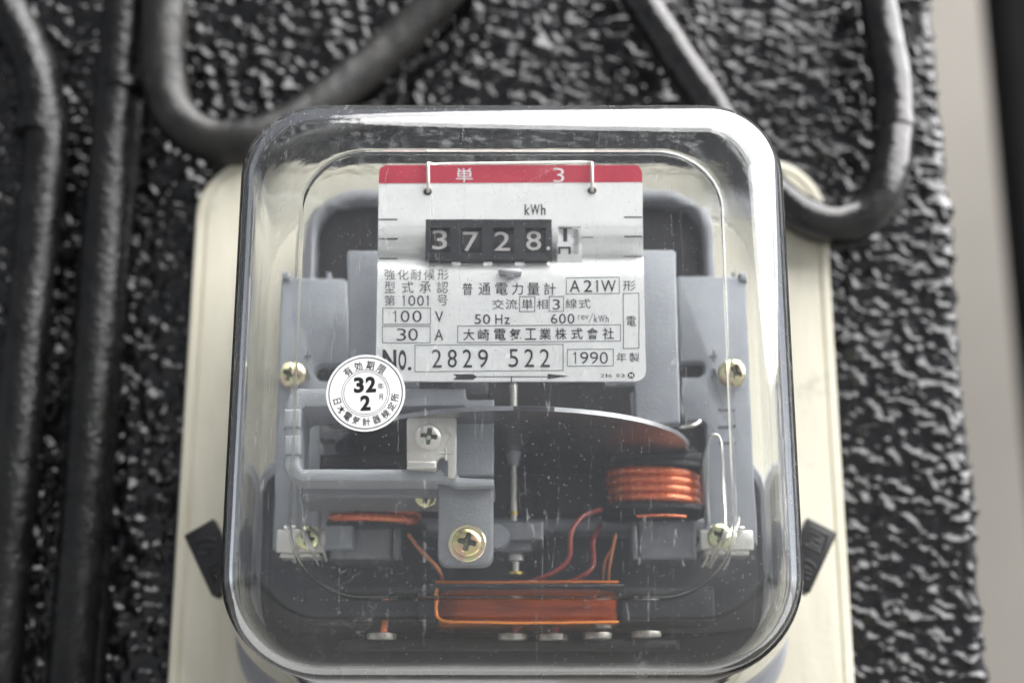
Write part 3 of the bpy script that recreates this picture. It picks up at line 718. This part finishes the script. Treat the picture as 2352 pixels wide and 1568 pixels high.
# laminated cores and their grey clamps
box('core_block', 1400, 1040, 1612, 1062, 66, 88, M_in, meter, .5); box('core_block', 1415, 1033, 1600, 1040, 72, 88, M_greylo, meter, .3)
for x0_, x1_ in ((760, 900), (1468, 1598)):
    box('core_clamp', x0_, 1196, x1_, 1284, 72, 84, M_mid, meter, .8)
    box('core_clamp_edge', x0_-18 if x0_ > 1000 else x1_+4, 1205, (x0_-4) if x0_ > 1000 else x1_+20, 1286, 70, 78, M_greylo, meter, .5)
# thin copper line above the clamp, strips
tube('lead_wire', [P(1462, 1186, 62), P(1500, 1184, 61.5), P(1530, 1184, 61.5), P(1575, 1187, 62)], .35, M_copper, meter, 8)
tube('lead_wire', [P(1379, 1171, 66), P(1350, 1180, 62), P(1329, 1194, 60), P(1311, 1224, 58), P(1309, 1255, 58), P(1307, 1280, 58), P(1290, 1303, 58), P(1235, 1331, 58), P(1172, 1352, 60), P(1130, 1375, 64)], .62, M_redw, meter, 12, label='dark red lead bending down from the right coil')
tube('lead_wire', [P(1380, 1205, 78), P(1362, 1240, 67), P(1363, 1280, 62), P(1358, 1308, 60), P(1323, 1330, 60), P(1276, 1348, 62), P(1230, 1370, 66)], .6, M_redw, meter, 12)
tube('lead_strip', [P(1414, 1226, 58), P(1406, 1262, 58), P(1400, 1298, 58), P(1396, 1345, 60)], .4, M_tape, meter, 8); tube('lead_strip', [P(1407, 1255, 59), P(1392, 1282, 59), P(1386, 1310, 60), P(1384, 1345, 62)], .35, M_tape, meter, 8)
tube('lead_strip', [P(938, 1227, 56), P(970, 1268, 56), P(1009, 1310, 57), P(1018, 1345, 60)], .5, M_tape, meter, 8)
# voltage coil: wide bobbin with fine ridged winding
xa, xb = PX(1006, 1400, 58), PX(1418, 1400, 58); ztp, zbt = PZ(1352, 58), PZ(1432, 58)
vs, fs = [], []; L = []
nT = 26
for i in range(nT*4+1):
    t = i/(nT*4); z_ = zbt+(ztp-zbt)*t; e = min(t, 1-t)*2
    ins = .9-.9*min(1, e*6)**.5 + .16*math.cos(2*math.pi*i/4)
    L.append([(a, b, z_) for a, b in rrect(xa+ins, xb-ins, 58+ins, 92, [6, 6, 6, 6], 6)])
n = len(L[0])
for l in L: vs += l
for i in range(len(L)-1): fs += [[i*n+k, i*n+(k+1) % n, (i+1)*n+(k+1) % n, (i+1)*n+k] for k in range(n)]
fs += [list(range(n))[::-1], [(len(L)-1)*n+k for k in range(n)]]
vc = mesh('voltage_coil', vs, fs, M_fine, meter, 60, 'wide bobbin of fine orange copper winding near the bottom'); fixn(vc.data)
box('bobbin_flange', 985, 1341, 1432, 1347, 55, 94, M_base, vc, .3); 
tube('winding_edge', [P(1000, 1337, 56), P(1100, 1337, 55.5), P(1300, 1337, 55.5), P(1420, 1337, 56)], .4, M_fine, vc, 8)
box('coil_core', 960, 1352, 1000, 1428, 66, 90, M_in, meter, .5); box('coil_core', 1425, 1350, 1640, 1428, 70, 90, M_in, meter, .5); box('coil_core', 700, 1350, 960, 1428, 72, 90, M_in, meter, .5)
tube('winding_edge', [P(1003, 1352, 57.6), P(1002, 1385, 57.2), P(1003, 1408, 57), P(1014, 1421, 56.8), P(1045, 1427, 56.6), P(1200, 1431, 56.4), P(1330, 1430, 56.4), P(1422, 1428, 56.6)], .42, M_edge, vc, 10)
# terminals along the bottom
for x_, y_, yl in ((877, 1472, 1440), (1178, 1474, 1436), (1268, 1474, 1436), (1372, 1470, 1440), (1484, 1466, 1440)):
    c_ = P(x_, y_, 66)
    lathe('terminal', c_, (0, 0, 1), [(2, -1.2), (3.7, -1), (3.9, 0), (3.7, 1), (2, 1.3)], M_dull, meter, 24)
    if x_ < 1300: tube('lead_wire', [P(x_+3, y_-6, 66), P(x_+6, y_-22, 66), P(x_+(24 if x_ > 900 else 8), y_-44, 68)], .9, M_redw if x_ > 900 else M_copper, meter, 10)
lathe('terminal_screw', P(1384, 1440, 64), (0, 0, 1), [(1.2, -1), (2.1, -.8), (2.2, .4), (1.2, 1.6)], M_dull, meter, 20)
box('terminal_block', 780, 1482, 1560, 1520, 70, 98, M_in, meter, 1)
# inspection sticker on the front of the cover
SY = -.44
sc0 = P(840, 902, SY)
def st_(x, y, off=0): return Vector((sc0.x+x*8.84/371.5, SY-.02-off, sc0.z-y*8.84/363))
pts = [st_(371.5*math.cos(i*math.pi/48), 363*math.sin(i*math.pi/48)) for i in range(96)]
vs = pts+[p+Vector((0, .1, 0)) for p in pts]
stk = mesh('inspection_sticker', vs, [list(range(96)), list(range(96, 192))[::-1]]+[[i, 96+i, 96+(i+1) % 96, (i+1) % 96] for i in range(96)], M_paper, meter, False, 'round white inspection sticker stuck on the cover, reading 32 and 2'); fixn(stk.data)
sb = Bag()
def ring(r, t):
    vs = []; 
    for i in range(96): a = i*math.pi/48; vs += [st_((r-t/2)*math.cos(a), (r-t/2)*.977*math.sin(a), .05), st_((r+t/2)*math.cos(a), (r+t/2)*.977*math.sin(a), .05)]
    sb.add(vs, [[2*i, 2*i+1, (2*i+3) % 192, (2*i+2) % 192] for i in range(96)])
ring(345, 9); ring(224, 4.5); ring(205, 4.5)
def sg(ch, cx_, cy_, w_, h_, ang, bold=0):
    v, f = glyph(ch, bold); c_, s_ = math.cos(R(ang)), math.sin(R(ang))
    sb.add([st_(cx_+((a-.5)*w_)*c_-(-(b-.5)*h_)*s_, cy_+((a-.5)*w_)*s_+(-(b-.5)*h_)*c_, .05) for a, b in v], f)
for ch, a in zip('有効期限', (-40, -16.5, 8, 32)): sg(ch, 271*math.sin(R(a)), -265*math.cos(R(a)), 74, 84, a, .012)
for ch, a in zip('日本電気計器検定所', (73, 54.5, 35.8, 17, -3, -23, -43, -62, -81)): sg(ch, -279*math.sin(R(a)), 272*math.cos(R(a)), 50 if ch == '日' else 74, 76, a, .012)
sg('3', 1025-1091, 443-520+2, 96, 150, -3, .045); sg('2', 1137-1091, 440-520, 98, 152, -3, .045); sg('2', 1091-1091, 615-520, 96, 146, -3, .045)
sg('年', 1231-1091, 456-520, 60, 60, -3, .006); sg('月', 1234-1091, 558-520, 42, 56, -3, .006)
sb.build('lettering', M_ink2, stk)

# ------------------------------------------------------------------ black seal tags behind the cover
def sealtag(c4, strokes, mirror, label):
    Y0 = 92.0
    o = prism('seal_tag', c4, Y0, Y0+7, M_tag, None, .7, None)
    tag(o, label, 'seal tag', 'black plastic seal tags')
    b = Bag()
    for s in strokes: b.add(*tube_geo([P(*q, Y0+.1) for q in s], .38, 8))
    b.build('embossed_characters', M_tag, o, 50); return o
def rz(x, y): return ((x/3.485+3100)/1.7415, (y/3.485+2000)/1.7415)
def lz(x, y): return ((x/3.485+700)/1.7415, (y/3.485+2000)/1.7415)
stR = [[rz(490, 368), rz(738, 490)], [rz(490, 430), rz(620, 495)], [rz(490, 430), rz(470, 520)], [rz(545, 555), rz(625, 592)], [rz(485, 605), rz(625, 672)], [rz(400, 580), rz(470, 520)],
       [rz(385, 602), rz(650, 742)], [rz(650, 742), rz(738, 490)], [rz(420, 830), rz(500, 860)], [rz(500, 860), rz(560, 935)], [rz(400, 930), rz(470, 950)], [rz(470, 950), rz(500, 990)], [rz(420, 1010), rz(525, 1050)], [rz(525, 1050), rz(540, 985)], [rz(420, 1085), rz(485, 1110)]]
stL = [[lz(270, 600), lz(360, 545)], [lz(360, 545), lz(500, 530)], [lz(500, 530), lz(560, 560)], [lz(320, 700), lz(400, 650)], [lz(400, 650), lz(560, 640)], [lz(320, 740), lz(450, 750)], [lz(450, 750), lz(480, 700)],
       [lz(450, 950), lz(620, 860)], [lz(450, 950), lz(560, 1170)], [lz(510, 980), lz(590, 1120)], [lz(510, 980), lz(600, 930)]]
sealtag([rz(460, 235), rz(868, 445), rz(862, 480), rz(500, 1270), rz(470, 1288), rz(80, 1110)], stR, 1, 'black embossed seal tag sticking out behind the right side of the cover')
sealtag([lz(525, 250), lz(940, 1050), lz(560, 1335), lz(500, 1312), lz(122, 500), lz(132, 475)], stL, -1, 'black embossed seal tag sticking out behind the left side of the cover')
print('objects', len(bpy.data.objects), 'faces', sum(len(m.polygons) for m in bpy.data.meshes))
